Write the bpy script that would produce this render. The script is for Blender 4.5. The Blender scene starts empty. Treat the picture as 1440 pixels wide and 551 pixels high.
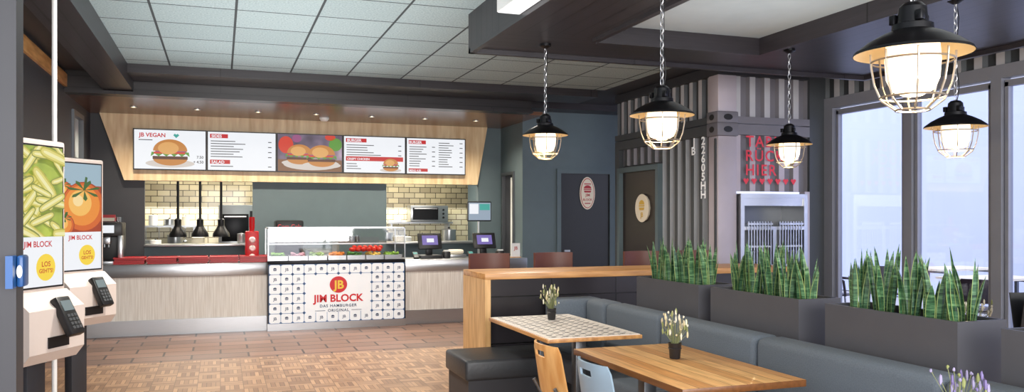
import bpy, bmesh, math, random
from mathutils import Vector, Matrix
random.seed(7)
sc=bpy.context.scene
COL=sc.collection
R=math.radians
# ------------------------------------------------------------ materials
def lin(h):
    h=h.lstrip('#'); o=[]
    for i in (0,2,4):
        c=int(h[i:i+2],16)/255
        o.append(c/12.92 if c<=.04045 else ((c+.055)/1.055)**2.4)
    return (o[0],o[1],o[2],1)
def base(name):
    m=bpy.data.materials.new(name); m.use_nodes=True
    nt=m.node_tree; p=nt.nodes['Principled BSDF']
    return m,nt,p
def mat(name,h,rough=.5,metal=0,noise=.08,scale=6,bump=0,coat=0,stretch=(1,1,1),emis=0,alpha=None):
    m,nt,p=base(name); c=lin(h)
    tc=nt.nodes.new('ShaderNodeTexCoord'); mp=nt.nodes.new('ShaderNodeMapping'); mp.inputs['Scale'].default_value=stretch
    nz=nt.nodes.new('ShaderNodeTexNoise'); nz.inputs['Scale'].default_value=scale; nz.inputs['Detail'].default_value=3
    nt.links.new(tc.outputs['Object'],mp.inputs[0]); nt.links.new(mp.outputs[0],nz.inputs['Vector'])
    mx=nt.nodes.new('ShaderNodeMix'); mx.data_type='RGBA'
    mx.inputs[6].default_value=tuple(x*(1-noise) for x in c[:3])+(1,)
    mx.inputs[7].default_value=tuple(min(1,x*(1+noise)) for x in c[:3])+(1,)
    nt.links.new(nz.outputs['Fac'],mx.inputs[0]); nt.links.new(mx.outputs[2],p.inputs['Base Color'])
    p.inputs['Roughness'].default_value=rough; p.inputs['Metallic'].default_value=metal
    if coat: p.inputs['Coat Weight'].default_value=coat; p.inputs['Coat Roughness'].default_value=.15
    if bump:
        b=nt.nodes.new('ShaderNodeBump'); b.inputs['Strength'].default_value=bump; b.inputs['Distance'].default_value=.01
        nt.links.new(nz.outputs['Fac'],b.inputs['Height']); nt.links.new(b.outputs[0],p.inputs['Normal'])
    if emis:
        nt.links.new(mx.outputs[2],p.inputs['Emission Color']); p.inputs['Emission Strength'].default_value=emis
    return m
def emat(name,h,s=1.0):
    m=mat(name,h,.5,noise=.02,emis=s); 
    p=m.node_tree.nodes['Principled BSDF']
    for l in list(m.node_tree.links):
        if l.to_socket==p.inputs['Base Color']: m.node_tree.links.remove(l)
    p.inputs['Base Color'].default_value=(.02,.02,.02,1)
    return m
def ramp_mat(name,cols,scale,stretch=(1,1,1),emis=0,rough=.5,kind='noise'):
    m,nt,p=base(name)
    tc=nt.nodes.new('ShaderNodeTexCoord'); mp=nt.nodes.new('ShaderNodeMapping'); mp.inputs['Scale'].default_value=stretch
    nz=nt.nodes.new('ShaderNodeTexNoise' if kind=='noise' else 'ShaderNodeTexVoronoi'); nz.inputs['Scale'].default_value=scale
    nt.links.new(tc.outputs['Object'],mp.inputs[0]); nt.links.new(mp.outputs[0],nz.inputs['Vector'])
    r=nt.nodes.new('ShaderNodeValToRGB'); el=r.color_ramp.elements
    lo,hi=(.3,.7) if kind=='noise' else (0,.7)
    el[0].position=lo; el[0].color=lin(cols[0]); el[1].position=hi; el[1].color=lin(cols[-1])
    for i,cc in enumerate(cols[1:-1]):
        e=el.new(lo+(hi-lo)*(i+1)/(len(cols)-1)); e.color=lin(cc)
    nt.links.new(nz.outputs[0],r.inputs[0])
    nt.links.new(r.outputs[0],p.inputs['Base Color']); p.inputs['Roughness'].default_value=rough
    if emis:
        nt.links.new(r.outputs[0],p.inputs['Emission Color']); p.inputs['Emission Strength'].default_value=emis
    return m
def brick(name,c1,c2,mort,w,h,ms,off=.5,axes='xy',shift=(0,0),rough=.5,bump=.0,coat=0,grain=None,metal=0,bias=0):
    m,nt,p=base(name)
    tc=nt.nodes.new('ShaderNodeTexCoord'); sp=nt.nodes.new('ShaderNodeSeparateXYZ'); cb=nt.nodes.new('ShaderNodeCombineXYZ')
    nt.links.new(tc.outputs['Object'],sp.inputs[0])
    ix={'x':0,'y':1,'z':2}
    for k in (0,1):
        a=nt.nodes.new('ShaderNodeMath'); a.operation='ADD'; a.inputs[1].default_value=shift[k]+50*(w if k==0 else h)*2
        nt.links.new(sp.outputs[ix[axes[k]]],a.inputs[0]); nt.links.new(a.outputs[0],cb.inputs[k])
    bt=nt.nodes.new('ShaderNodeTexBrick'); bt.offset=off; bt.inputs['Scale'].default_value=1
    bt.inputs['Brick Width'].default_value=w; bt.inputs['Row Height'].default_value=h
    bt.inputs['Mortar Size'].default_value=ms; bt.inputs['Mortar Smooth'].default_value=.1; bt.inputs['Bias'].default_value=bias
    bt.inputs['Color1'].default_value=lin(c1); bt.inputs['Color2'].default_value=lin(c2); bt.inputs['Mortar'].default_value=lin(mort)
    nt.links.new(cb.outputs[0],bt.inputs['Vector'])
    out=bt.outputs['Color']
    if grain:
        mp=nt.nodes.new('ShaderNodeMapping'); mp.inputs['Scale'].default_value=grain
        nt.links.new(tc.outputs['Object'],mp.inputs[0])
        nz=nt.nodes.new('ShaderNodeTexNoise'); nz.inputs['Scale'].default_value=1; nz.inputs['Detail'].default_value=4
        nt.links.new(mp.outputs[0],nz.inputs['Vector'])
        mr=nt.nodes.new('ShaderNodeMapRange'); mr.inputs[1].default_value=.25; mr.inputs[2].default_value=.75; mr.inputs[3].default_value=.72; mr.inputs[4].default_value=1.25
        nt.links.new(nz.outputs[0],mr.inputs[0])
        mx=nt.nodes.new('ShaderNodeMix'); mx.data_type='RGBA'; mx.blend_type='MULTIPLY'; mx.inputs[0].default_value=1
        nt.links.new(out,mx.inputs[6]); nt.links.new(mr.outputs[0],mx.inputs[7]); out=mx.outputs[2]
    nt.links.new(out,p.inputs['Base Color'])
    p.inputs['Roughness'].default_value=rough; p.inputs['Metallic'].default_value=metal
    if coat: p.inputs['Coat Weight'].default_value=coat; p.inputs['Coat Roughness'].default_value=.2
    if bump:
        b=nt.nodes.new('ShaderNodeBump'); b.inputs['Strength'].default_value=bump; b.inputs['Distance'].default_value=.004; b.invert=True
        nt.links.new(bt.outputs['Fac'],b.inputs['Height']); nt.links.new(b.outputs[0],p.inputs['Normal'])
    return m
def wood(name,c1,c2,grain=(2,30,30),rough=.45,coat=0):
    m=ramp_mat(name,[c1,c2],1,grain,0,rough)
    return m
def parquet():
    m,nt,p=base('mosaic_parquet')
    tc=nt.nodes.new('ShaderNodeTexCoord')
    ad=nt.nodes.new('ShaderNodeVectorMath'); ad.operation='ADD'; ad.inputs[1].default_value=(48,48,.01)
    nt.links.new(tc.outputs['Object'],ad.inputs[0])
    ck=nt.nodes.new('ShaderNodeTexChecker'); ck.inputs['Scale'].default_value=1/.2
    nt.links.new(ad.outputs[0],ck.inputs['Vector'])
    outs=[]
    for rot in (0,R(90)):
        mp=nt.nodes.new('ShaderNodeMapping'); mp.inputs['Rotation'].default_value=(0,0,rot)
        nt.links.new(tc.outputs['Object'],mp.inputs[0])
        ad2=nt.nodes.new('ShaderNodeVectorMath'); ad2.operation='ADD'; ad2.inputs[1].default_value=(48,48,0)
        nt.links.new(mp.outputs[0],ad2.inputs[0])
        bt=nt.nodes.new('ShaderNodeTexBrick'); bt.offset=0; bt.inputs['Scale'].default_value=1
        bt.inputs['Brick Width'].default_value=.2; bt.inputs['Row Height'].default_value=.04; bt.inputs['Mortar Size'].default_value=.0022
        bt.inputs['Color1'].default_value=lin('#7c5a41'); bt.inputs['Color2'].default_value=lin('#b9926f'); bt.inputs['Mortar'].default_value=lin('#4a3526')
        nt.links.new(ad2.outputs[0],bt.inputs['Vector']); outs.append(bt)
    mx=nt.nodes.new('ShaderNodeMix'); mx.data_type='RGBA'
    nt.links.new(ck.outputs['Fac'],mx.inputs[0]); nt.links.new(outs[0].outputs[0],mx.inputs[6]); nt.links.new(outs[1].outputs[0],mx.inputs[7])
    nt.links.new(mx.outputs[2],p.inputs['Base Color'])
    p.inputs['Roughness'].default_value=.36
    return m
def glassm(name,h='#ffffff',fac=.12):
    m=bpy.data.materials.new(name); m.use_nodes=True; nt=m.node_tree; nt.nodes.clear()
    o=nt.nodes.new('ShaderNodeOutputMaterial'); t=nt.nodes.new('ShaderNodeBsdfTransparent'); g=nt.nodes.new('ShaderNodeBsdfGlossy'); x=nt.nodes.new('ShaderNodeMixShader')
    t.inputs[0].default_value=lin(h); g.inputs['Roughness'].default_value=.03; x.inputs[0].default_value=fac
    nt.links.new(t.outputs[0],x.inputs[1]); nt.links.new(g.outputs[0],x.inputs[2]); nt.links.new(x.outputs[0],o.inputs[0])
    return m
# ------------------------------------------------------------ mesh builder
_tc={}
def textmesh(s,off,spacing):
    k=(s,off,spacing)
    if k in _tc: return _tc[k]
    cu=bpy.data.curves.new('t','FONT'); cu.body=s; cu.size=1; cu.align_x='CENTER'; cu.align_y='BOTTOM_BASELINE'; cu.offset=off; cu.space_character=spacing; cu.resolution_u=3
    o=bpy.data.objects.new('t',cu); COL.objects.link(o)
    dg=bpy.context.evaluated_depsgraph_get(); dg.update()
    me=bpy.data.meshes.new_from_object(o.evaluated_get(dg))
    r=([v.co.copy() for v in me.vertices],[list(p.vertices) for p in me.polygons])
    bpy.data.objects.remove(o); bpy.data.meshes.remove(me); bpy.data.curves.remove(cu)
    _tc[k]=r; return r
class B:
    def __init__(s,xf=None,clip=None): s.V=[];s.F=[];s.I=[];s.mats=[];s.xf=xf;s.clip=clip
    def put(s,vs,fs,m):
        if m not in s.mats: s.mats.append(m)
        mi=s.mats.index(m); n=len(s.V)
        X=s.xf
        if s.clip:
            c=s.clip; vs=[(min(c[1],max(c[0],v[0])),min(c[3],max(c[2],v[1])),v[2]) for v in vs]
        s.V+= [tuple(X@Vector(v)) for v in vs] if X is not None else [tuple(v) for v in vs]
        for f in fs: s.F.append([i+n for i in f]); s.I.append(mi)
        return s
    def box(s,x0,x1,y0,y1,z0,z1,m,bev=0,seg=2):
        if not bev:
            vs=[(x0,y0,z0),(x1,y0,z0),(x1,y1,z0),(x0,y1,z0),(x0,y0,z1),(x1,y0,z1),(x1,y1,z1),(x0,y1,z1)]
            return s.put(vs,[(0,3,2,1),(4,5,6,7),(0,1,5,4),(1,2,6,5),(2,3,7,6),(3,0,4,7)],m)
        bm=bmesh.new(); bmesh.ops.create_cube(bm,size=1)
        for v in bm.verts: v.co=Vector((x0+(v.co.x+.5)*(x1-x0),y0+(v.co.y+.5)*(y1-y0),z0+(v.co.z+.5)*(z1-z0)))
        bmesh.ops.bevel(bm,geom=list(bm.edges),offset=bev,segments=seg,affect='EDGES',profile=.5)
        return s.bm(bm,m)
    def bm(s,bm,m):
        bm.verts.index_update()
        s.put([v.co.copy() for v in bm.verts],[[v.index for v in f.verts] for f in bm.faces],m); bm.free(); return s
    def lathe(s,prof,m,c=(0,0,0),seg=20,cap=(True,True),M=None):
        vs=[];fs=[];n=len(prof)
        for r,z in prof:
            for k in range(seg):
                a=2*math.pi*k/seg; v=Vector((r*math.cos(a),r*math.sin(a),z))
                if M is not None: v=M@v
                vs.append(v+Vector(c))
        for i in range(n-1):
            for k in range(seg):
                k2=(k+1)%seg; fs.append((i*seg+k,i*seg+k2,(i+1)*seg+k2,(i+1)*seg+k))
        if cap[0]: fs.append(tuple(range(seg))[::-1])
        if cap[1]: fs.append(tuple((n-1)*seg+k for k in range(seg)))
        return s.put(vs,fs,m)
    def cyl(s,p0,p1,r0,m,r1=None,seg=12):
        p0=Vector(p0);p1=Vector(p1);d=p1-p0
        M=Vector((0,0,1)).rotation_difference(d.normalized()).to_matrix()
        return s.lathe([(r0,0),(r0 if r1 is None else r1,d.length)],m,p0,seg,M=M)
    def tube(s,pts,r,m,seg=6):
        for a,b in zip(pts[:-1],pts[1:]): s.cyl(a,b,r,m,seg=seg)
        return s
    def ball(s,c,r,m,sc=(1,1,1),seg=14,rings=8,amp=0):
        prof=[(max(1e-4,math.sin(math.pi*i/rings)),-math.cos(math.pi*i/rings)) for i in range(rings+1)]
        vs=[];fs=[]
        for pr,z in prof:
            for k in range(seg):
                a=2*math.pi*k/seg; q=1+random.uniform(-amp,amp)
                vs.append((c[0]+r*sc[0]*pr*math.cos(a)*q,c[1]+r*sc[1]*pr*math.sin(a)*q,c[2]+r*sc[2]*z*q))
        for i in range(rings):
            for k in range(seg):
                k2=(k+1)%seg; fs.append((i*seg+k,i*seg+k2,(i+1)*seg+k2,(i+1)*seg+k))
        return s.put(vs,fs,m)
    def torus(s,c,R0,r,m,M=None,seg=12,ms=6,sx=1,sy=1):
        vs=[];fs=[]
        for i in range(seg):
            a=2*math.pi*i/seg
            for j in range(ms):
                b=2*math.pi*j/ms
                v=Vector(((R0+r*math.cos(b))*math.cos(a)*sx,(R0+r*math.cos(b))*math.sin(a)*sy,r*math.sin(b)))
                if M is not None: v=M@v
                vs.append(v+Vector(c))
        for i in range(seg):
            for j in range(ms):
                i2=(i+1)%seg;j2=(j+1)%ms; fs.append((i*ms+j,i2*ms+j,i2*ms+j2,i*ms+j2))
        return s.put(vs,fs,m)
    def rect(s,x0,x1,y0,y1,m,z=0): return s.put([(x0,y0,z),(x1,y0,z),(x1,y1,z),(x0,y1,z)],[(0,1,2,3)],m)
    def disc(s,cx,cy,rx,ry,m,z=0,seg=24,a0=0,a1=360):
        full=abs(a1-a0)>=360
        vs=[(cx+rx*math.cos(R(a0+(a1-a0)*k/seg)),cy+ry*math.sin(R(a0+(a1-a0)*k/seg)),z) for k in range(seg if full else seg+1)]
        return s.put(vs,[tuple(range(len(vs)))],m)
    def poly(s,pts,m,z=0): return s.put([(x,y,z) for x,y in pts],[tuple(range(len(pts)))],m)
    def text(s,t,x,y,size,m,z=0,align='c',off=.015,spacing=1.0,sx=1,maxw=None):
        vs,fs=textmesh(t,off,spacing)
        if not vs: return s
        mn=min(v.x for v in vs);mxx=max(v.x for v in vs)
        if maxw and (mxx-mn)*size*sx>maxw: sx=maxw/((mxx-mn)*size)
        dx={'c':-(mn+mxx)/2,'l':-mn,'r':-mxx}[align]
        return s.put([(x+(v.x+dx)*size*sx,y+v.y*size,z) for v in vs],fs,m)
    def shell(s,fn,nu,nv,t,m,skip=None):
        bm=bmesh.new(); g=[[bm.verts.new(fn(i/nu,j/nv)) for i in range(nu+1)] for j in range(nv+1)]
        for j in range(nv):
            for i in range(nu):
                if skip and skip(i,j): continue
                bm.faces.new((g[j][i],g[j][i+1],g[j+1][i+1],g[j+1][i]))
        for v in [v for v in bm.verts if not v.link_faces]: bm.verts.remove(v)
        bm.normal_update(); bmesh.ops.solidify(bm,geom=list(bm.faces),thickness=t)
        return s.bm(bm,m)
    def prism(s,pts,z0,z1,m):
        n=len(pts); vs=[(x,y,z0) for x,y in pts]+[(x,y,z1) for x,y in pts]
        return s.put(vs,[tuple(range(n))[::-1],tuple(range(n,2*n))]+[(i,(i+1)%n,n+(i+1)%n,n+i) for i in range(n)],m)
    def mk(s,name,ang=35):
        me=bpy.data.meshes.new(name); me.from_pydata(s.V,[],s.F)
        for m in s.mats: me.materials.append(m)
        me.polygons.foreach_set('material_index',s.I); me.polygons.foreach_set('use_smooth',[True]*len(s.F))
        me.update()
        try: me.set_sharp_from_angle(angle=R(ang))
        except Exception: pass
        o=bpy.data.objects.new(name,me); COL.objects.link(o); return o
def thing(name,label,cat,loc=(0,0,0),rz=0,group=None):
    e=bpy.data.objects.new(name,None); e.empty_display_size=.1; COL.objects.link(e)
    e.location=loc; e.rotation_euler=(0,0,rz); e['label']=label; e['category']=cat
    if group: e['group']=group
    return e
def part(b,name,par,label=None):
    o=b.mk(name); o.parent=par
    if label: o['label']=label
    return o
def solo(b,name,label,cat,loc=(0,0,0),rz=0,group=None,kind=None):
    o=b.mk(name); o.location=loc; o.rotation_euler=(0,0,rz); o['label']=label; o['category']=cat
    if group: o['group']=group
    if kind: o['kind']=kind
    return o
def struct(b,name):
    o=b.mk(name); o['kind']='structure'; return o
def dup(o,loc,rz=None,label=None):
    kids={}
    def walk(x):
        kids[x]=list(x.children)
        for c in x.children: walk(c)
    walk(o)
    def cp(x,par):
        n=x.copy(); COL.objects.link(n)
        if par: n.parent=par; n.matrix_parent_inverse=x.matrix_parent_inverse
        for c in kids.get(x,[]): cp(c,n)
        return n
    n=cp(o,None); n.location=loc
    if rz is not None: n.rotation_euler=(0,0,rz)
    if label: n['label']=label
    return n
RX=Matrix.Rotation(R(90),4,'X')
def FY(x,y,z): return Matrix.Translation((x,y,z))@RX                       # faces -Y
def FX(x,y,z): return Matrix.Translation((x,y,z))@Matrix.Rotation(R(-90),4,'Z')@RX   # faces -X
# ------------------------------------------------------------ palette
m_teal=mat('teal_wall_paint','#58686e',.6)
m_dark=brick('dark_plank','#272428','#2f2b2f','#0d0c0e',2.4,.14,.007,axes='xy',rough=.36,grain=(3,60,60))
m_darky=brick('dark_plank_lengthwise','#272428','#2f2b2f','#0d0c0e',2.4,.14,.007,axes='yx',rough=.36,grain=(60,3,60))
m_darkz=brick('dark_plank_face','#262325','#2d292b','#0c0b0d',2.4,.135,.005,axes='xz',rough=.32,grain=(3,60,60))
m_black=mat('black_metal','#17171a',.35,.6)
m_blackp=mat('black_plastic','#141416',.4)
m_blackw=mat('black_wall','#303136',.5)
m_grey=mat('light_grey_plaster','#b3bcbe',.8)
m_steel=mat('brushed_steel','#b8babd',.28,.9,.1,8,stretch=(1,30,30))
m_steeld=mat('dark_steel','#6d7074',.35,.8)
m_oak=wood('oak','#a4713f','#d3a066',(3,22,22),.4)
m_oaky=wood('oak_lengthwise','#a4713f','#d3a066',(22,3,22),.4)
m_oakz=wood('oak_vertical','#b98a54','#dfb67e',(22,22,3),.4)
m_oakl=wood('light_oak_panel','#cbaa80','#e6d0a8',(14,14,2),.42)
m_panel=wood('pale_grained_panel','#d6cec3','#efeae2',(60,60,2.5),.45)
m_white=mat('white_enamel','#e8e8e6',.4)
m_red=mat('red_plastic','#b3161d',.35)
m_cream=mat('cream','#e9dfc9',.5)
m_glass=glassm('clear_glass','#ffffff',.1)
m_wglass=glassm('window_glass','#f2f5ff',.06)
m_tumbler=glassm('tumbler_glass','#dfe6e8',.35)
m_fabric=mat('grey_fabric','#5c656f',.85,noise=.35,scale=160,bump=.3)
m_leather=mat('black_leather','#2d3034',.42,noise=.15,scale=40,bump=.15)
m_planter=mat('anthracite_planter','#535358',.4,.1)
m_soil=mat('soil','#2a2019',.9,noise=.4,scale=60,bump=.5)
m_leaf=ramp_mat('snake_leaf',['#1f3a29','#3f6a46','#7aa374'],16,(.6,.6,5),rough=.38)
m_leafe=mat('snake_leaf_edge','#98ad6a',.45)
m_beige=mat('kiosk_beige','#d6c9c1',.4)
E_white=emat('screen_white','#eef1f6',.98)
E_red=emat('screen_red','#c8151f',.9)
E_dark=emat('screen_text','#3c3c40',.8)
E_grey=emat('screen_grey_text','#9a9ca2',.9)
E_bun=emat('screen_bun','#c8843c',.9); E_bun2=emat('screen_bun_light','#e3aa62',.9); E_green=emat('screen_green','#5f9a3a',.9); E_patty=emat('screen_patty','#5a2f1e',.8)
E_tom=emat('screen_tomato','#d63a22',.9); E_teal=emat('screen_teal','#38a79c',.9); E_yel=emat('screen_yellow','#f2d23c',1)
E_onion=emat('screen_onion','#9a4f80',.9); E_board=emat('screen_board','#8a5d3c',.8); E_plate=emat('screen_plate','#d8cfc8',.9)
E_plum=ramp_mat('screen_food_backdrop',['#3a3440','#5e5568','#8d8094'],3,emis=.7)
E_purple=emat('register_display','#7d6cc0',.8)
# ------------------------------------------------------------ camera
TH=math.atan2(410,1156)
cam=bpy.data.cameras.new('camera'); co=bpy.data.objects.new('camera',cam); COL.objects.link(co)
co.location=(0,0,1.55); co.rotation_euler=(R(90),0,-TH); cam.sensor_width=36; cam.lens=36*1156/1440; cam.shift_y=.0205; cam.clip_start=.05
sc.camera=co
# ------------------------------------------------------------ room shell
XL,XR=-1.75,6.85
struct(B().box(XL,XR,-2.5,9.5,-.12,0,parquet()),'floor')
struct(B().box(XL,8,9.5,15.2,-.12,0,brick('terracotta_tiles','#6d5245','#8b6a5a','#332824',.6,.3,.012,rough=.42,bump=.4)),'floor')
struct(B().box(XR,20,-6,20,-.14,-.02,mat('terrace_paving','#b9b8b8',.8,scale=2)),'floor')
m_tilec=brick('acoustic_ceiling_tiles','#9aabae','#92a3a6','#343b3e',.675,.675,.011,off=0,shift=(.55,.1),rough=.9,bump=.5,grain=(60,60,60))
struct(B().box(-1.0,5.0,-2.5,10.28,3.3,3.4,m_tilec),'ceiling')
cb=B(); cb.box(XL,-1.0,-2.5,15.2,3.3,3.4,m_blackw); cb.box(-1.0,8,10.28,15.2,3.3,3.4,m_blackw); cb.box(5.0,XR+.1,-2.5,10.28,3.3,3.4,m_blackw); struct(cb,'ceiling')
w=B(); w.box(XL-.1,XL,3,11.5,0,3.3,m_blackw); w.box(XL-.1,XL,12.3,15.2,0,3.3,m_blackw); w.box(XL-.1,XL,11.5,12.3,0,2.25,m_blackw); w.box(XL-.1,XL,11.5,12.3,2.9,3.3,m_blackw)
struct(w,'wall_left')
w=B()
for a,b_,c,d in ((11.5,12.3,2.25,2.31),(11.5,12.3,2.84,2.9),(11.5,11.56,2.31,2.84),(12.24,12.3,2.31,2.84)): w.box(XL-.06,XL+.03,a,b_,c,d,m_steeld)
w.box(XL-.04,XL-.03,11.56,12.24,2.31,2.84,m_grey)
struct(w,'window_10')
struct(B().box(XL,XL+.03,3,13,3.1,3.25,m_oaky),'trim_4')
struct(B().box(-1.33,-1.0,-2.5,11,3.08,3.3,m_darky),'trim_5')
w=B(); w.box(XL,4.2,11.0,11.15,3.03,3.3,m_darkz); w.box(XL,4.2,10.93,11.0,3.03,3.07,m_darkz); w.box(-1.0,4.9,10.28,10.93,3.2,3.3,m_dark); w.box(4.2,8,11.6,12,3.2,3.3,m_dark)
struct(w,'trim_6')
m_soff=brick('soffit_planks','#5d4233','#745442','#2a1b14',3,.16,.006,rough=.25,grain=(3,30,30))
struct(B().box(XL,4.43,11.15,13.05,3.03,3.08,m_soff),'ceiling')
w=B(); w.box(2.02,2.9,-2.5,6.08,3.0,3.3,m_darky); w.box(2.02,6.3,6.08,6.82,3.0,3.3,m_dark); w.box(4.46,6.3,-2.5,6.08,3.0,3.3,m_darky)
w.box(2.02,2.07,-2.5,6.82,2.96,3.0,m_darky); w.box(2.02,6.3,6.77,6.82,2.96,3.0,m_dark); w.box(6.25,6.3,-2.5,6.77,2.96,3.0,m_darky)
w.box(2.85,2.9,-2.5,6.08,2.97,3.0,m_darky); w.box(4.46,4.51,-2.5,6.08,2.97,3.0,m_darky); w.box(2.9,4.46,6.08,6.13,2.97,3.0,m_dark)
struct(w,'trim_1')
struct(B().box(2.9,4.46,-2.5,6.08,3.12,3.2,m_grey),'ceiling')
w=B()
w.box(XL,-1.04,13.05,13.15,0,3.03,m_blackw); w.box(-1.04,.46,13.05,13.15,0,1.12,m_teal); w.box(.46,2.5,13.05,13.15,0,3.03,m_teal); w.box(2.5,4.03,13.05,13.15,0,1.12,m_teal)
w.box(4.03,4.43,13.05,13.15,0,3.03,m_teal); w.box(-1.04,.46,13.05,13.15,2.08,3.03,m_teal); w.box(2.5,4.03,13.05,13.15,2.08,3.03,m_teal)
struct(w,'wall_back')
m_ylw=brick('cream_kitchen_tiles','#eadfb8','#f3ead0','#7d6c4e',.2,.1,.006,axes='xz',rough=.2,bump=.3)
m_olv=brick('olive_kitchen_tiles','#6b6350','#8f866c','#2f2a20',.2,.1,.006,axes='xz',rough=.15,bump=.3)
w=B(); w.box(XL,4.43,15,15.1,0,1.72,m_ylw); w.box(XL,4.43,15,15.1,1.72,2.6,m_olv); struct(w,'wall_kitchen')
struct(B().box(XL,4.43,13.15,15.1,2.6,2.66,m_white),'ceiling')
w=B(); w.box(4.43,5.0,12,12.1,0,3.3,m_teal); w.box(5.99,8,12,12.1,0,3.3,m_teal); w.box(5.0,5.99,12,12.1,2.31,3.3,m_teal); struct(w,'wall_doors')
w=B(); w.box(4.43,4.53,12.1,12.35,0,3.3,m_teal); w.box(4.43,4.53,12.95,15.1,0,3.3,m_teal); w.box(4.43,4.53,12.35,12.95,2.28,3.3,m_teal); struct(w,'wall_side')
def frame_y(b,x0,x1,y,z1,t,d,m):
    b.box(x0,x0+t,y-d,y+.1,0,z1,m); b.box(x1-t,x1,y-d,y+.1,0,z1,m); b.box(x0+t,x1-t,y-d,y+.1,z1-t,z1,m)
w=B(); frame_y(w,5.0,5.99,12,2.31,.07,.03,m_teal); w.box(5.07,5.92,12.0,12.04,0.01,2.24,mat('dark_door','#222429',.4)); w.box(5.12,5.22,11.96,11.98,1.0,1.03,m_steel); w.box(5.12,5.15,11.97,12.0,1.0,1.03,m_steel)
struct(w,'door_1')
w=B(); 
w.box(4.40,4.53,12.35,12.40,0,2.28,m_steeld); w.box(4.40,4.53,12.90,12.95,0,2.28,m_steeld); w.box(4.40,4.53,12.40,12.90,2.23,2.28,m_steeld)
w.box(4.46,4.50,12.40,12.90,0.01,2.23,m_blackw); w.box(4.45,4.46,12.44,12.62,0.05,2.19,m_white); struct(w,'door_3')  # white strip paints in the lit part of the door leaf
m_frame=mat('grey_window_frame','#8b8d95',.45,.2)
def corr(b,a0,a1,z0,z1,fixed,axis,mo,mi,pitch=.2,dep=.04):
    n=max(1,round((a1-a0)/pitch)); p=(a1-a0)/n
    pts=[]
    for i in range(n):
        s0=a0+i*p; pts+=[(s0,0),(s0+p*.38,0),(s0+p*.5,1),(s0+p*.88,1)]
    pts.append((a1,0))
    for (s,u),(s2,u2) in zip(pts[:-1],pts[1:]):
        f=lambda s,u,z: (fixed+u*dep,s,z) if axis=='y' else (s,fixed+u*dep,z)
        m=mo if u==0 and u2==0 else mi
        b.put([f(s,u,z0),f(s2,u2,z0),f(s2,u2,z1),f(s,u,z1)],[(0,1,2,3)],m)
m_cdk=mat('container_dark_grey','#484c50',.5,.2); m_clt=mat('container_light_grey','#bcbcc0',.5,.1); m_cla=mat('container_pale_reflection','#bab2ba',.45,.1); m_cmid=mat('container_mid_grey','#78767d',.5,.1)  # pale container tone has the lilac window reflection put into its colour
w=B(); w.box(XR+.06,XR+.16,-2.5,8.05,2.965,3.3,m_cdk); corr(w,-2.5,8.05,2.965,3.3,XR,'y',m_clt,m_cdk,.24)
struct(w,'wall_right')
mull=[8.05,6.78,5.73,4.62,3.5,2.4,1.3,.2,-.9,-2.4]
for i in range(len(mull)-1):
    y1=mull[i]; y0=mull[i+1]; w=B()
    w.box(XR-.02,XR+.1,y0,y1,2.84,2.965,m_frame); w.box(XR-.02,XR+.1,y0,y1,0,.1,m_frame)
    w.box(XR-.02,XR+.1,y1-(.14 if i==0 else .055),y1,.1,2.84,m_frame); w.box(XR-.02,XR+.1,y0,y0+.055,.1,2.84,m_frame)
    a=y0+.07; b_=y1-(.17 if i==0 else .07)
    w.box(XR+.01,XR+.07,a,a+.035,.12,2.8,m_frame); w.box(XR+.01,XR+.07,b_-.035,b_,.12,2.8,m_frame); w.box(XR+.01,XR+.07,a,b_,2.76,2.82,m_frame); w.box(XR+.01,XR+.07,a,b_,.11,.2,m_frame)
    o=struct(w,'window_%d'%(i+1)); g=B(); g.box(XR+.035,XR+.042,a+.03,b_-.03,.2,2.76,m_wglass); part(g,'glass_pane',o)
struct(B().box(6.62,XR+.05,8.05,8.2,0,3.3,m_cdk),'wall_corner')
m_fac=mat('outside_facade','#c8d0ec',.9,scale=.6,noise=.06)
struct(B().box(12.5,12.7,-2,20,0,5.5,m_fac),'wall_outside')
# ------------------------------------------------------------ shipping containers
c1=thing('shipping_container','grey corrugated steel shipping container with door opening','shipping container',(5.35,8.05,0))
b=B(); corr(b,.2,1.32,.15,2.5,.04,'y',m_cdk,mat('container_recess','#85888c',.5,.1)); corr(b,1.32,2.5,2.27,2.5,.04,'y',m_cdk,m_cmid); b.box(.09,.12,.2,1.32,.1,2.5,m_cdk); b.box(.09,.12,1.32,2.6,2.25,2.5,m_cdk)
part(b,'corrugated_side_panel',c1)
b=B(); corr(b,.25,1.27,1.85,2.5,.04,'x',m_cla,m_cmid); b.box(.25,1.27,.09,.12,1.85,2.5,m_cmid); b.box(1.2,1.27,0,.1,0,1.85,m_cla); part(b,'corrugated_end_panel',c1)
b=B(); b.box(0,.25,0,.2,.15,2.48,m_cla,.012); b.box(-.015,.02,.03,.06,.2,2.45,m_cdk); part(b,'corner_post',c1,'pale steel corner post with lilac window reflection in its colour')
for z in (0,2.48):
    b=B(); b.box(-.02,.26,-.02,.21,z,z+.15,m_cmid,.01)
    b.xf=FY(.12,-.022,z+.075); b.disc(0,0,.06,.035,m_blackp); b.xf=FX(-.022,.1,z+.075); b.disc(0,0,.05,.035,m_blackp); b.xf=None
    part(b,'corner_casting',c1)
b=B(); b.box(0,.08,.2,2.6,2.5,2.62,m_cdk); part(b,'side_rail',c1)
b=B(); b.box(.25,1.27,0,.08,2.5,2.62,m_cmid); part(b,'end_rail',c1)
b=B(); b.box(0,.08,.2,1.32,.02,.15,m_cdk); part(b,'bottom_rail',c1)
b=B(); b.box(.0,.1,2.48,2.6,0,2.5,m_cdk); part(b,'rear_post',c1)
mw=mat('white_lettering','#f2f3f5',.5,emis=.15)  # faint glow added to the white letters
b=B()
for i,ch in enumerate('22605HH'): b.xf=FX(-.012,.29,2.4-i*.105); b.text(ch,0,0,.13,mw,off=.03,sx=1.25)
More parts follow.
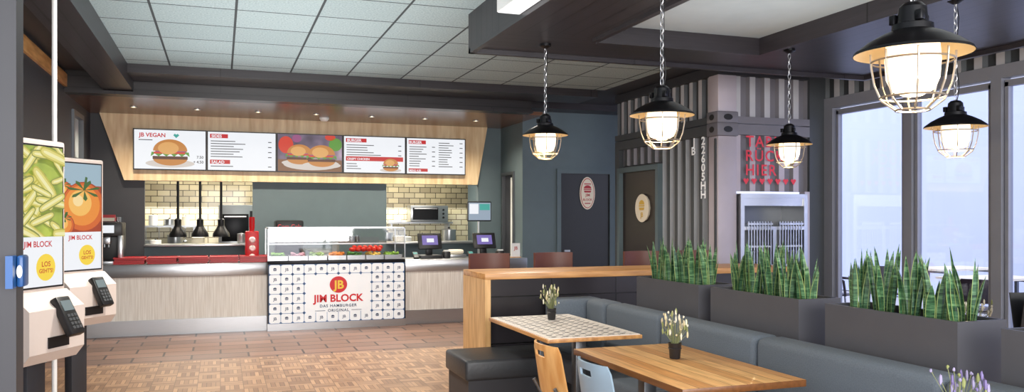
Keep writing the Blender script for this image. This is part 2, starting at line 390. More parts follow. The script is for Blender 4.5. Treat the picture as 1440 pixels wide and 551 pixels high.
b.xf=None; part(b,'white_number',c1,'white stencilled number')
b=B()
for i,ch in enumerate('JB'): b.xf=FX(-.012,.5,2.4-i*.105); b.text(ch,0,0,.13,mw,off=.03,sx=1.25)
b.xf=None; part(b,'white_initials',c1,'white stencilled initials')
m_redl=mat('red_lettering','#d8394a',.5,emis=.1)  # red letters get a slight added glow too
b=B()
for t,z in (('TABL',2.365),('RÜCK',2.2),('HIER',2.035)):
    b.xf=FY(.37,-.008,z); b.text(t,0,0,.18,m_redl,align='l',off=.012,spacing=1.2,maxw=.56)
b.xf=None; part(b,'red_lettering',c1,'red painted letters')
b=B()
for k in range(7):
    b.xf=FY(.37+k*.11,-.008,1.96); b.poly([(-.04,.02),(-.02,.04),(0,.026),(.02,.04),(.04,.02),(0,-.035)],m_redl)
b.xf=None; part(b,'heart_row',c1,'row of red painted hearts')
c2=thing('shipping_container','striped upper shipping container stacked on the lower one','shipping container',(5.35,8.05,2.63))
b=B(); corr(b,.2,2.6,.08,.55,.04,'y',m_clt,m_cdk); b.box(.09,.12,.2,2.6,.05,.55,m_cdk); part(b,'corrugated_side_panel',c2)
b=B(); corr(b,.25,1.27,.08,.55,.04,'x',m_clt,m_cmid); b.box(.25,1.27,.09,.12,.05,.55,m_cmid); part(b,'corrugated_end_panel',c2)
b=B(); b.box(0,.25,0,.2,.13,.55,m_cla,.01); part(b,'corner_post',c2)
b=B(); b.box(-.02,.26,-.02,.21,.0,.13,m_cmid,.01)
b.xf=FY(.12,-.022,.065); b.disc(0,0,.06,.035,m_blackp); b.xf=FX(-.022,.1,.065); b.disc(0,0,.05,.035,m_blackp); b.xf=None; part(b,'corner_casting',c2)
b=B(); b.box(0,.08,.2,2.6,.0,.08,m_cdk); part(b,'side_rail',c2)
b=B(); b.box(.25,1.27,0,.08,.0,.08,m_cmid); part(b,'end_rail',c2)
b=B(); b.box(0,.1,.1,2.6,.55,.66,m_blackw); b.box(0,1.27,0,.1,.55,.66,m_blackw); part(b,'top_rail',c2)
w=B(); x=5.35
w.box(x-.03,x+.1,9.37,9.44,0,2.24,m_teal); w.box(x-.03,x+.1,10.46,10.53,0,2.24,m_teal); w.box(x-.03,x+.1,9.44,10.46,2.17,2.24,m_teal); w.box(x+.03,x+.07,9.44,10.46,.01,2.17,mat('brown_black_door','#2c2422',.35))
w.box(x-.02,x,9.5,9.62,1.0,1.03,m_steel); w.box(x-.02,x+.03,9.5,9.53,1.0,1.03,m_steel); struct(w,'door_2')
# signs on doors
m_sred=mat('sign_red','#b5303a',.5); m_syel=mat('sign_yellow','#d9b24a',.5)
def burger_icon(b,cx,cy,s,m,z=0):
    b.disc(cx,cy+.12*s,.5*s,.4*s,m,z,12,0,180); b.rect(cx-.52*s,cx+.52*s,cy-.06*s,cy+.06*s,m,z); b.poly([(cx-.5*s,cy-.15*s),(cx-.4*s,cy-.38*s),(cx+.4*s,cy-.38*s),(cx+.5*s,cy-.15*s)],m,z)
b=B(); b.xf=FY(0,0,0); b.disc(0,0,.135,.26,m_cream,0,32); b.disc(0,0,.12,.24,m_sred,.003,32); b.disc(0,0,.11,.228,m_cream,.006,32)
burger_icon(b,0,.06,.13,m_sred,.009); b.text('JIM',0,-.05,.06,m_sred,.009); b.text('BLOCK',0,-.12,.05,m_sred,.009)
b.rect(-.06,.06,.14,.155,m_sred,.009); b.rect(-.05,.05,-.17,-.155,m_sred,.009)
b.xf=None; b.cyl((0,.012,0),(0,0,0),.1,m_cream)
solo(b,'door_sign','oval cream and red burger sign on dark door','sign',(5.53,11.987,1.93))
b=B(); b.xf=FX(0,0,0); b.disc(0,0,.19,.19,m_cream,.001,32); burger_icon(b,0,.03,.15,m_syel,.005); b.text('JB',0,-.12,.09,m_syel,.005); b.xf=None; b.cyl((.03,0,0),(0,0,0),.18,m_cream)
solo(b,'door_sign','round cream sign with yellow drawing on brown door','sign',(5.35,9.85,1.67))
# tray return station
t=thing('tray_return_station','stainless steel tray return station with open niche','tray station',(5.62,8.0,0))
b=B(); 
for x0,x1 in ((0,.05),(.88,.93)): b.box(x0,x1,0,.45,0,1.82,m_steel)
b.box(.05,.88,0,.45,1.77,1.82,m_steel); b.box(.05,.88,.42,.45,.1,1.77,m_steeld); b.box(.05,.88,0,.45,1.40,1.44,m_steel); b.box(.05,.88,0,.42,.0,.1,m_steeld); b.box(.05,.88,.02,.08,1.68,1.77,m_steel)
part(b,'housing',t)
b=B(); b.box(.44,.49,.0,.4,.1,1.4,m_steel); part(b,'divider',t)
mtr=mat('lilac_tray_edges','#8f8a9c',.4)
for k in range(2):
    x0=.07+k*.43; 
    b=B(); 
    for i in range(9): b.box(x0+.01+i*.038,x0+.022+i*.038,-.03,-.018,1.0,1.5,m_steel)
    b.box(x0,x0+.34,-.04,-.01,.98,1.0,m_steel); b.box(x0,x0+.34,-.04,-.01,1.46,1.48,m_steel); b.box(x0,x0+.34,-.02,.02,1.2,1.22,m_steel)
    part(b,'wire_guard',t)
    for j in range(8):
        q=B(); q.box(-.16,.16,0,.33,0,.015,mtr if j%2 else m_blackp,.004)
        solo(q,'serving_tray','dark serving tray slid into steel tray return','tray',(5.62+x0+.17,8.05,.16+j*.14),group='trays in the tray return')
# ------------------------------------------------------------ wood fascia and menu screens
b=B(); b.xf=FY(0,13.05,0)
b.prism([( -1.30,2.08),(3.99,2.08),(4.16,3.03),(-1.62,3.03)],0,.1,m_oakl); b.xf=None
struct(b,'trim_8')
def lines(b,x,y,n,w,dy,price=True,z=.004):
    for i in range(n):
        ww=w*random.uniform(.35,.68); b.rect(x,x+ww,y-i*dy,y-i*dy+.011,E_dark,z)
        if i%2==0 and price: b.rect(x+w-.05,x+w,y-i*dy,y-i*dy+.012,E_dark,z)
def bigburger(b,cx,cy,s,z=.004,pl=E_plate):
    b.disc(cx,cy-.3*s,.66*s,.12*s,pl,z)
    b.disc(cx,cy-.16*s,.46*s,.2*s,E_bun,z+.001,20,180,360)
    b.rect(cx-.47*s,cx+.47*s,cy-.18*s,cy-.09*s,E_patty,z+.002)
    b.poly([(cx+(-.52+i*.104)*s,cy+(-.02 if i%2 else -.1)*s) for i in range(11)]+[(cx+.5*s,cy+.03*s),(cx-.5*s,cy+.03*s)],E_green,z+.003)
    b.rect(cx-.44*s,cx+.4*s,cy-.02*s,cy+.035*s,E_tom,z+.004); b.rect(cx-.4*s,cx+.44*s,cy+.03*s,cy+.06*s,E_onion,z+.005)
    b.disc(cx,cy+.06*s,.46*s,.34*s,E_bun,z+.006,20,0,180); b.disc(cx-.05*s,cy+.14*s,.28*s,.18*s,E_bun2,z+.007,20)
for k in range(5):
    x=-1.18+.495+k*.99
    s=thing('menu_screen',['menu screen with vegan burger picture and price','menu screen listing sides and salads','screen showing two burgers on a plum backdrop','menu screen with burger list and small burger picture','menu screen with two-column burger list'][k],'menu screen',(x,12.95,2.525),group='menu screens above the counter')
    b=B(); b.box(-.493,.493,-.06,0,-.295,.295,m_blackp); part(b,'bezel',s)
    b=B(FY(0,-.062,0)); b.rect(-.478,.478,-.28,.28,E_white if k!=2 else E_plum); part(b,'display',s)
    def nb(): return B(FY(0,-.062,0),(-.476,.476,-.278,.278))
    def head(x0,x1,y0,y1,t,size,tx,ty):
        b=nb(); b.rect(x0,x1,y0,y1,E_red,.003); b.text(t,tx,ty,size,E_white,.005,'l',off=.025); part(b,'heading',s,'red heading bar with white text')
    def blk(*a,**kw): b=nb(); lines(b,*a,**kw); part(b,'text_block',s)
    if k==0:
        b=nb(); b.text('JB VEGAN',-.42,.18,.08,E_red,.004,'l',off=.025); part(b,'heading',s)
        b=nb(); b.poly([(0.04,.21),(.06,.235),(.08,.22),(.1,.235),(.12,.21),(.08,.17)],E_teal,.004); part(b,'heart_symbol',s); blk(-.42,.13,1,.4,.03,price=False)
        b=nb(); bigburger(b,.0,-.05,.5); part(b,'burger_picture',s)
        b=nb(); b.text('7.50',.45,-.12,.055,E_dark,.004,'r'); b.text('+ 4.50',.45,-.19,.055,E_dark,.004,'r'); part(b,'price',s)
    if k==1:
        head(-.45,-.2,.19,.25,'SIDES',.06,-.43,.198); blk(-.44,.14,7,.86,.038); head(-.45,-.17,-.19,-.13,'SALAD',.06,-.43,-.183); blk(-.44,-.23,1,.86,.035)
    if k==2:
        b=nb(); b.rect(-.48,.48,-.28,-.1,E_board,.001); b.disc(-.36,.12,.11,.13,E_tom,.002); b.disc(-.2,.22,.07,.06,E_onion,.002); b.disc(.38,.14,.1,.1,E_green,.002); b.disc(.3,.25,.08,.05,E_tom,.002)
        b.disc(.02,-.17,.42,.09,E_plate,.002); bigburger(b,-.16,-.03,.4,.004); bigburger(b,.17,-.05,.44,.014); part(b,'burger_picture',s)
    if k==3:
        head(-.45,-.13,.19,.25,'BURGER',.06,-.43,.198); blk(-.44,.14,5,.86,.038); head(-.45,.45,-.1,-.03,'CRISPY CHICKEN',.045,-.43,-.085); blk(-.44,-.15,3,.4,.038,price=False)
        b=nb(); bigburger(b,.25,-.16,.26,.006); part(b,'burger_picture',s)
    if k==4:
        head(-.45,-.17,.19,.25,'BURGER',.055,-.44,.198); blk(-.44,.14,9,.42,.038); blk(.04,.21,11,.4,.038); head(-.45,-.14,-.25,-.2,'MENU 4.50',.04,-.44,-.245)
# soffit downlights + detector
E_warm=emat('warm_lamp','#ffe2b0',6)
d0=None
for i in range(7):
    loc=(-1.1+i*.8,12.1,3.03)
    if d0 is None:
        d0=thing('downlight','small recessed warm downlight in dark plank soffit','downlight',loc,group='soffit downlights')
        b=B(); b.lathe([(.045,0),(.045,-.008),(.03,-.008),(.03,0)],m_steel,seg=16,cap=(False,False)); part(b,'trim_ring',d0)
        b=B(); b.lathe([(.03,-.003),(.001,-.003)],E_warm,seg=12,cap=(False,True)); part(b,'lamp_disc',d0)
    else: dup(d0,loc)
    L=bpy.data.lights.new('downlight_beam','SPOT'); L.energy=115; L.spot_size=R(140); L.spot_blend=1; L.color=(1,.88,.70); L.shadow_soft_size=.03
    lo=bpy.data.objects.new('downlight_beam',L); COL.objects.link(lo); lo.location=(loc[0],loc[1],3.0)
b=B(); b.lathe([(.07,0),(.07,-.02),(.045,-.05),(.001,-.055)],m_white,seg=20,cap=(True,False)); solo(b,'smoke_detector','round white smoke detector on the soffit','smoke detector',(1.46,12.5,3.03))
# ------------------------------------------------------------ counter
for x0,x1 in ((-1.72,-.56),(-.56,.6),(2.5,3.45),(3.45,4.4)):
    t=thing('counter_cabinet','serving counter unit with pale wood front and steel plinth','counter',((x0+x1)/2,11.74,0),group='serving counter units'); h=(x1-x0)/2
    b=B(); b.box(-h,h,.03,.72,.0,.76,m_steeld); part(b,'carcass',t)
    b=B(); b.box(-h+.001,h-.001,0,.03,.2,.76,m_panel); part(b,'front_panel',t,'pale fine-grained wood panel')
    b=B(); b.box(-h,h,-.02,.03,0,.2,m_steel); part(b,'plinth',t,'brushed steel kick plate')
for x0,x1 in ((-1.72,.6),(2.5,4.4)):
    b=B(); b.box(x0,x1,11.71,12.46,.76,.93,m_steel,.008); solo(b,'counter_worktop','brushed stainless steel counter worktop','worktop')
# salad case
t=thing('salad_display_case','glass salad display case on a patterned logo cabinet','display case',(1.55,11.62,0))
b=B(); b.box(-.95,.95,.02,.8,.0,.9,m_steeld); b.box(-.95,.95,0,.8,.9,.95,m_black,.006); b.box(-.95,.95,-.01,.02,0,.1,m_steel); b.box(-.95,-.93,-.01,.02,.1,.9,m_black); b.box(.93,.95,-.01,.02,.1,.9,m_black); part(b,'cabinet_body',t)
b=B(); mpan=mat('logo_panel_white','#f0f3f6',.35,emis=.12); mnav=mat('blue_print','#5d80b0',.5); mnk=mat('navy_print','#2c3e60',.5); b.box(-.93,.93,-.012,.02,.1,.9,mpan)  # panel white has a faint glow added
b.xf=FY(0,-.014,0)
cw,chh=.155,.1333
for i in range(13):
    for j in range(7):
        x=-.93+i*cw; z=.1+j*chh
        clear=lambda x,z: abs(x)<.41 and .17<z<.74
        if not clear(x,z) and z<.91:
            q=.024; b.poly([(x-q if x>-.92 else x,z),(x,max(.1,z-q)),(x+q if x<.92 else x,z),(x,min(.9,z+q))],mnav)
        if i<12 and not clear(x+cw/2,z) and z<.91: b.rect(x,x+cw,z-.003,z+.003,mnav)
        if j<6 and not clear(x,z+chh/2): b.rect(x-.003,x+.003,z,z+chh,mnav)
        if i<12 and j<6 and not clear(x+cw/2,z+chh/2):
            if (i+j)%2: burger_icon(b,x+cw/2,z+chh/2,.045,mnk)
            else: b.text('JB',x+cw/2,z+chh/2-.02,.055,mnk)
m_lr=mat('logo_red','#c8141f',.4,emis=.1)  # logo red also glows slightly, added brightness
b.disc(0,.61,.12,.115,m_lr,.003,32); b.text('JB',0,.555,.16,mat('logo_yellow','#f0c93a',.4),.005,off=.03)
b.text('JIM BLOCK',0,.375,.14,m_lr,.003,off=.03,maxw=.8)
b.text('DAS HAMBURGER',0,.3,.055,mnk,.003,spacing=1.2); b.text('ORIGINAL',0,.235,.055,mnk,.003,spacing=1.2); b.rect(-.32,-.18,.25,.256,mnk,.003); b.rect(.18,.32,.25,.256,mnk,.003)
b.xf=None; part(b,'logo_panel',t,'white panel with navy pattern, red disc and red lettering')
b=B(); b.box(-.94,.94,.0,.008,.95,1.38,m_glass); b.box(-.94,-.932,0,.7,.95,1.38,m_glass); b.box(.932,.94,0,.7,.95,1.38,m_glass); b.box(-.94,.94,0,.7,1.38,1.39,m_glass); part(b,'glass_hood',t)
b=B()
for x in (-.945,.935):
    for y in (-.0,.69): b.box(x,x+.014,y,y+.014,.95,1.4,m_steel)
for y in (-.0,.69): b.box(-.945,.949,y,y+.014,1.39,1.405,m_steel)
for x in (-.945,.935): b.box(x,x+.014,0,.7,1.39,1.405,m_steel)
b.box(-.93,.93,.34,.36,1.16,1.175,m_steel); part(b,'steel_frame',t)
b=B(); b.box(-.93,.93,.36,.69,1.165,1.175,m_glass); part(b,'glass_shelf',t)
g_mats=[(mat('lettuce','#6fa83e',.6,noise=.4,scale=30),'chopped green lettuce'),(mat('onion_rings','#b88aa0',.5,noise=.3,scale=30),'sliced red onion'),(mat('cucumber','#7fa858',.5,noise=.3,scale=40),'sliced cucumber'),(mat('grated_carrot','#d87f2c',.6,noise=.3,scale=50),'grated carrot'),(mat('kale','#3f7a2c',.6,noise=.4,scale=30),'green salad leaves'),(mat('cheese','#e6c65c',.6,noise=.2,scale=30),'sliced cheese'),(mat('lettuce_light','#86b246',.6,noise=.4,scale=30),'light green lettuce')]
for i,(gm,gl) in enumerate(g_mats):
    x=1.55-.80+i*.265
    b=B(); 
    for a in ((-.125,.125,-.17,-.16),(-.125,.125,.16,.17),(-.125,-.115,-.16,.16),(.115,.125,-.16,.16)): b.box(a[0],a[1],a[2],a[3],0,.06,m_steel)
    b.box(-.115,.115,-.16,.16,0,.01,m_steel); solo(b,'food_pan','stainless food pan in the salad case','food pan',(x,11.86,.95),group='salad pans')
    b=B()
    for q in range(34): b.ball((random.uniform(-.085,.085),random.uniform(-.13,.13),random.uniform(.035,.09)),random.uniform(.02,.03),gm,(1,1,.7),8,5,.25)
    solo(b,'salad_filling',gl+' in a steel pan','salad',(x,11.86,.95),kind='stuff')
m_tom=mat('tomato_skin','#d12a1c',.2,noise=.1)
t0=None
for r in range(3):
    for c in range(6):
        loc=(1.78+c*.075+(r%2)*.03,11.79+r*.07,1.085+(.03 if r==1 else 0))
        if t0 is None:
            t0=thing('tomato','ripe red tomato on top of the salad','tomato',loc,group='tomatoes in the salad case')
            b=B(); b.ball((0,0,0),.036,m_tom,(1,1,.85)); part(b,'tomato_body',t0)
            b=B(); b.ball((0,0,.03),.01,m_leaf,(1.4,1.4,.3),6,4); part(b,'stem',t0)
        else: dup(t0,loc)
b0=B(); b0.lathe([(.001,.004),(.028,.004),(.034,.1),(.037,.1),(.031,0),(.001,0)],m_tumbler,seg=14,cap=(False,False))
tm=None
for gx in (1.05,1.65):
    for i in range(4):
        for j in range(2):
            loc=(gx+i*.08,12.1+j*.09,1.175)
            if tm is None: tm=solo(b0,'drinking_glass','clear drinking glass on the glass shelf','glass',loc,group='drinking glasses')
            else: dup(tm,loc)
tr=None
for sN in range(5):
    for j in range(4):
        loc=(-1.12+sN*.39+random.uniform(-.01,.01),11.98+random.uniform(-.02,.02),.931+j*.022)
        if tr is None:
            b=B(); b.box(-.18,.18,-.2,.2,0,.012,m_red,.004); 
            for a in ((-.185,.185,-.205,-.195),(-.185,.185,.195,.205),(-.185,-.175,-.2,.2),(.175,.185,-.2,.2)): b.box(a[0],a[1],a[2],a[3],.004,.021,m_red)
            tr=solo(b,'serving_tray','red plastic serving tray stacked on the counter','tray',loc,group='red trays on the counter')
        else: dup(tr,loc)
# coffee machine
t=thing('coffee_machine','black and steel bean-to-cup coffee machine on the counter','coffee machine',(-1.42,12.15,.93))
b=B(); b.box(-.2,.2,-.02,.25,.0,.55,m_blackp,.02); b.box(-.2,.2,-.2,-.02,.36,.55,m_blackp,.02); b.box(-.2,-.14,-.2,0,0,.38,m_steel,.01); b.box(.14,.2,-.2,0,0,.38,m_steel,.01); part(b,'body',t)
b=B(); b.box(-.14,.14,-.2,0,0,.04,m_steel,.005); part(b,'drip_tray',t)
b=B(); b.box(-.05,.05,-.14,-.06,.26,.36,m_steel,.01); b.cyl((-.025,-.1,.22),(-.025,-.1,.27),.01,m_steel); b.cyl((.025,-.1,.22),(.025,-.1,.27),.01,m_steel); part(b,'spout',t)
b=B(); b.box(-.1,.1,-.206,-.2,.41,.51,E_white); part(b,'touch_display',t)
b=B(); b.box(-.16,.16,.06,.2,.55,.62,m_tumbler); part(b,'bean_hopper',t)
b=B(); b.box(-.1,.1,0,.02,0,.1,m_red); b.box(-.09,.09,-.004,0,.015,.06,m_cream); b.box(-.11,.11,-.02,.03,0,.012,m_blackp); solo(b,'price_card','small red and cream card on the coffee machine','sign',(-1.42,12.1,1.48))
# red cup dispenser
t=thing('cup_dispenser','tall red cup dispenser with paper cups','cup dispenser',(.42,12.2,.93)); b=B(); b.box(-.09,.09,-.1,.1,0,.42,m_red,.012); part(b,'body',t)
for i,z in enumerate((.06,.18,.3)):
    b=B(); b.xf=Matrix.Translation((0,-.1,z))@Matrix.Rotation(R(90),4,'X'); b.lathe([(.045,0),(.045,.02),(.03,.06)],m_white,seg=14); b.xf=None; part(b,'paper_cup_tube',t)
b=B(); 
for i in range(5): b.lathe([(.03,i*.03),(.04,i*.03+.08)],m_red,(0,0,.42),14)
part(b,'cup_stack',t)
# soda dispenser
t=thing('soda_dispenser','dark soft drink dispenser with steel tap column','drinks dispenser',(.96,12.62,.0))
b=B(); b.box(-.26,.26,-.1,.25,0,.93,m_steeld); part(b,'stand',t)
b=B(); b.box(-.2,.2,-.02,.2,.93,1.5,m_blackp,.03); b.box(-.2,.2,-.12,-.02,1.32,1.5,m_blackp,.03); part(b,'body',t)
b=B(); b.box(-.2,.2,-.12,0,.93,.97,m_steel,.005); part(b,'drip_tray',t)
for i in range(4): b=B(); b.cyl((-.14+i*.09,-.08,1.22),(-.14+i*.09,-.08,1.34),.014,m_steel); part(b,'tap',t)
b=B(); b.xf=FY(0,-.125,1.38); b.text('Coca-Cola',0,0,.09,m_red,0,maxw=.34); b.xf=None; part(b,'lettering',t)
# registers
def register(loc,rz):
    t=thing('cash_register','black touchscreen cash register on steel counter','cash register',loc,rz,'cash registers')
    b=B(); b.box(-.17,.17,-.13,.17,0,.05,m_blackp,.01); b.box(-.05,.05,.02,.08,.05,.2,m_blackp,.01); part(b,'base',t)
    M=Matrix.Translation((0,0,.25))@Matrix.Rotation(R(-22),4,'X')
    b=B(); b.xf=M; b.box(-.18,.18,-.02,.02,-.12,.13,m_blackp,.01); part(b,'monitor',t)
    b=B(); b.xf=M; b.box(-.12,.12,-.024,-.02,-.06,.09,E_purple); b.box(-.05,.06,-.027,-.024,-.02,.04,E_white); part(b,'display',t)
    b=B(); b.box(.2,.3,-.1,.06,0,.1,m_blackp,.015); b.box(.21,.29,-.06,.0,.1,.12,m_white); part(b,'receipt_printer',t)
    b=B(); b.xf=Matrix.Translation((-.24,-.1,.05))@Matrix.Rotation(R(30),4,'X'); b.box(-.04,.04,-.08,.08,-.015,.015,m_blackp,.006); b.box(-.03,.03,.01,.06,.015,.018,E_teal); b.box(-.03,.03,-.07,0,.015,.018,m_steeld); part(b,'card_terminal',t)
    return t
r0=register((2.97,12.08,.93),0); dup(r0,(3.83,12.08,.93))
# order monitor on pole
t=thing('order_monitor','order display monitor on a pole behind the counter','monitor',(3.92,12.62,0))
b=B(); b.box(-.2,.2,-.15,.15,0,.9,m_steeld); part(b,'cabinet',t)
b=B(); b.cyl((0,.05,.9),(0,.05,1.7),.018,m_steel); b.cyl((0,.05,.9),(0,.05,.92),.08,m_steel); part(b,'pole',t)
b=B(); b.box(-.2,.2,-.01,.03,1.48,1.8,m_blackp,.01); part(b,'screen_housing',t)
b=B(); b.xf=FY(0,-.012,0); b.rect(-.185,.185,1.5,1.78,emat('monitor_blue','#a9bcd0',.7)); b.rect(-.17,-.02,1.6,1.76,E_white,.002); b.rect(0,.17,1.66,1.76,E_teal,.002); b.xf=None; part(b,'display',t)
b=B(); b.box(-.07,.07,-.008,.008,0,.22,m_white); b.xf=FY(0,-.01,0); b.text('JB',0,.12,.07,m_sred); b.xf=None; b.box(-.08,.08,-.03,.03,0,.012,m_oak); solo(b,'menu_card_stand','small white menu card in oak stand on counter','menu card',(4.26,11.85,.93))
b=B(); b.box(-.15,.15,-.1,.1,0,.05,m_steel,.02); b.box(-.12,.12,-.07,.07,.05,.12,m_cream,.03); solo(b,'napkin_holder','steel napkin holder filled with cream napkins','napkin holder',(3.42,12.25,.93))
# heat lamps
h0=None
for x in (-.60,-.29,.01):
    loc=(x,13.3,1.25)
    if h0 is None:
        h0=thing('heat_lamp','black pendant heat lamp over the pass','heat lamp',loc,group='heat lamps')
        b=B(); b.lathe([(.125,0),(.12,.05),(.07,.13),(.05,.17),(.05,.26),(.03,.28)],m_black,seg=20,cap=(False,True)); part(b,'shade',h0)
        b=B(); b.cyl((0,0,.27),(0,0,1.35),.018,m_black); part(b,'telescopic_tube',h0)
        b=B(); b.ball((0,0,.06),.05,E_warm); part(b,'bulb',h0)
    else: dup(h0,loc)
# kitchen contents
for x0,x1 in ((-1.04,.46),(2.5,4.03)):
    b=B(); b.box(x0,x1,12.9,13.45,1.12,1.15,m_steel,.004); b.box(x0+.02,x0+.05,13.2,13.4,0,1.12,m_steel); b.box(x1-.05,x1-.02,13.2,13.4,0,1.12,m_steel); solo(b,'pass_shelf','stainless steel kitchen pass shelf','shelf')
for x0,x1 in ((-1.7,-.05),(.6,2.4),(2.5,4.35)):
    b=B(); b.box(x0,x1,14.35,14.98,.86,.9,m_steel,.004); b.box(x0+.02,x1-.02,14.42,14.96,0,.86,m_steeld); solo(b,'kitchen_workbench','stainless steel kitchen workbench against tiles','workbench')
t=thing('combi_oven','tall stainless combi oven in the kitchen','oven',(.26,14.6,0))
b=B(); b.box(-.29,.29,-.3,.3,0,1.75,m_steel,.01); part(b,'body',t)
b=B(); b.box(-.24,.18,-.33,-.3,1.15,1.6,m_black,.01); part(b,'door',t)
b=B(); b.cyl((-.2,-.36,1.55),(.14,-.36,1.55),.014,m_steel); part(b,'handle',t)
b=B(); b.box(.2,.27,-.31,-.3,1.2,1.65,m_blackp); part(b,'control_panel',t)
b=B(); b.box(-.6,.6,-.15,.15,0,.03,m_steel); 
for x in (-.55,.52): b.box(x,x+.03,-.12,.15,-.1,0,m_steel)
ws=solo(b,'wall_shelf','stainless wall shelf on the kitchen tiles','shelf',(3.45,14.84,1.43))
ws2=dup(ws,(-.95,14.84,1.38))
t=thing('microwave_oven','stainless toaster oven on the wall shelf','oven',(3.6,14.82,1.46))
b=B(); b.box(-.35,.35,-.16,.15,0,.3,m_steel,.01); part(b,'body',t)
b=B(); b.box(-.31,.16,-.175,-.16,.04,.26,m_black); part(b,'glass_door',t)
b=B(); b.cyl((-.29,-.2,.24),(.14,-.2,.24),.009,m_steel); part(b,'handle',t)
for z in (.08,.15,.22):
    b=B(); b.cyl((.26,-.175,z),(.26,-.16,z),.02,m_blackp); part(b,'knob',t)
for i,(x,y,z,r,h,mm,nm) in enumerate([(-1.3,14.82,1.41,.09,.12,m_steel,'steel pot'),(-1.05,14.82,1.41,.07,.16,m_white,'white tub'),(-.8,14.82,1.41,.09,.1,m_steel,'steel pot'),(-.55,14.82,1.41,.06,.14,m_cream,'cream tub'),(-1.2,14.6,.9,.14,.26,m_steel,'large steel pot'),(-.7,14.6,.9,.12,.34,m_steel,'tall steel pot'),(-.35,14.6,.9,.1,.3,m_cream,'cream tub'),(2.8,14.6,.9,.12,.35,m_steel,'tall steel pot'),(3.15,14.6,.9,.1,.28,m_white,'white tub'),(3.95,14.6,.9,.13,.4,m_steel,'tall steel pot'),(3.05,14.84,1.46,.07,.12,m_white,'white tub'),(3.12,13.2,1.15,.06,.12,m_steel,'steel canister'),(2.75,13.2,1.15,.07,.09,m_white,'white bowl stack'),(-.9,13.15,1.15,.08,.06,m_white,'white bowl stack'),(.3,13.15,1.15,.06,.14,m_steel,'steel canister')]):
    b=B(); b.lathe([(r*.9,0),(r,h*.1),(r,h),(r*1.05,h),(r*1.05,h*1.04),(r*.3,h*1.1)],mm,seg=18); b.ball((0,0,h*1.13),r*.18,m_blackp,seg=8,rings=5)
    solo(b,'cooking_pot' if 'pot' in nm else 'food_container',nm+' in the kitchen','pot' if 'pot' in nm else 'container',(x,y,z))
for i in range(5):
    b=B(); b.cyl((0,0,0),(0,0,-.2),.006,m_steel,seg=6); b.ball((0,-.02,-.21),.035,m_steel,(1,1,.6),10,6); b.box(-.01,.01,-.005,.03,0,.02,m_steel); solo(b,'ladle','steel ladle hanging on the kitchen wall','ladle',(-1.35+i*.2,14.68,1.36),group='ladles under the shelf')
# ------------------------------------------------------------ kiosks
fr=[emat('picture_fry_%d'%i,c,.9) for i,c in enumerate(('#8d9440','#c2b948','#e3d878','#f3edb0'))]
frb=ramp_mat('screen_olive_backdrop',['#4d5f2a','#7f8c3c'],6,emis=.8)
to=[emat('picture_tomato_%d'%i,c,.9) for i,c in enumerate(('#a83a0c','#d8641a','#ee8f2e','#f9bf5e','#fde0a0'))]
E_dgreen=emat('picture_stem','#3d6a2a',.8); E_sky=emat('picture_blue','#9fb9c8',.9)
def pic_fries(b):
    rr=random.Random(11)
    b.rect(-.195,.195,1.44,1.94,frb)
    b.clip=(-.195,.195,1.44,1.94)
    for i in range(34):
        cx=rr.uniform(-.2,.2); cy=rr.uniform(1.44,1.93); a=rr.uniform(-.9,.9); L=rr.uniform(.16,.28); W=rr.uniform(.02,.034)
        ca,sa=math.cos(a),math.sin(a); z=.0005*(i+1)
        for w_,m_,LL in ((W,fr[rr.choice((0,1))],L),(W*.7,fr[2],L*.94),(W*.3,fr[3],L*.8)):
            n=14; pts=[]
            for k in range(n):
                t_=2*math.pi*k/n; px=LL/2*math.copysign(abs(math.cos(t_))**.5,math.cos(t_)); py=w_*math.copysign(abs(math.sin(t_))**.7,math.sin(t_))
                pts.append((cx+px*ca-py*sa,cy+px*sa+py*ca))
            b.poly(pts,m_,z); z+=.00015
    b.clip=None
def pic_tomato(b):
    b.rect(-.195,.195,1.44,1.94,to[0]); b.clip=(-.195,.195,1.44,1.94)
    b.rect(-.195,.195,1.78,1.94,E_sky,.0005)
    z=.001
    for cx,cy,r in ((-.16,1.72,.1),(.03,1.62,.21),(-.15,1.49,.09)):
        for f,mm in ((1,0),(.93,1),(.78,2),(.5,3),(.22,4)): b.disc(cx-r*.35*(1-f),cy+r*.3*(1-f),r*f,r*f*.9,to[mm],z,32); z+=.0005
        for k in range(7): 
            a=k*math.pi/3.5+.3; b.poly([(cx,cy+r*.6),(cx+r*.6*math.cos(a+.16),cy+r*.6+r*.3*math.sin(a+.16)),(cx+r*.75*math.cos(a),cy+r*.6+r*.38*math.sin(a)),(cx+r*.6*math.cos(a-.16),cy+r*.6+r*.3*math.sin(a-.16))],E_dgreen,z)
        b.poly([(cx-.012,cy+r*.6),(cx+.012,cy+r*.6),(cx+.03,cy+r*1.05),(cx+.01,cy+r*1.08)],E_dgreen,z); z+=.0005
    b.clip=None
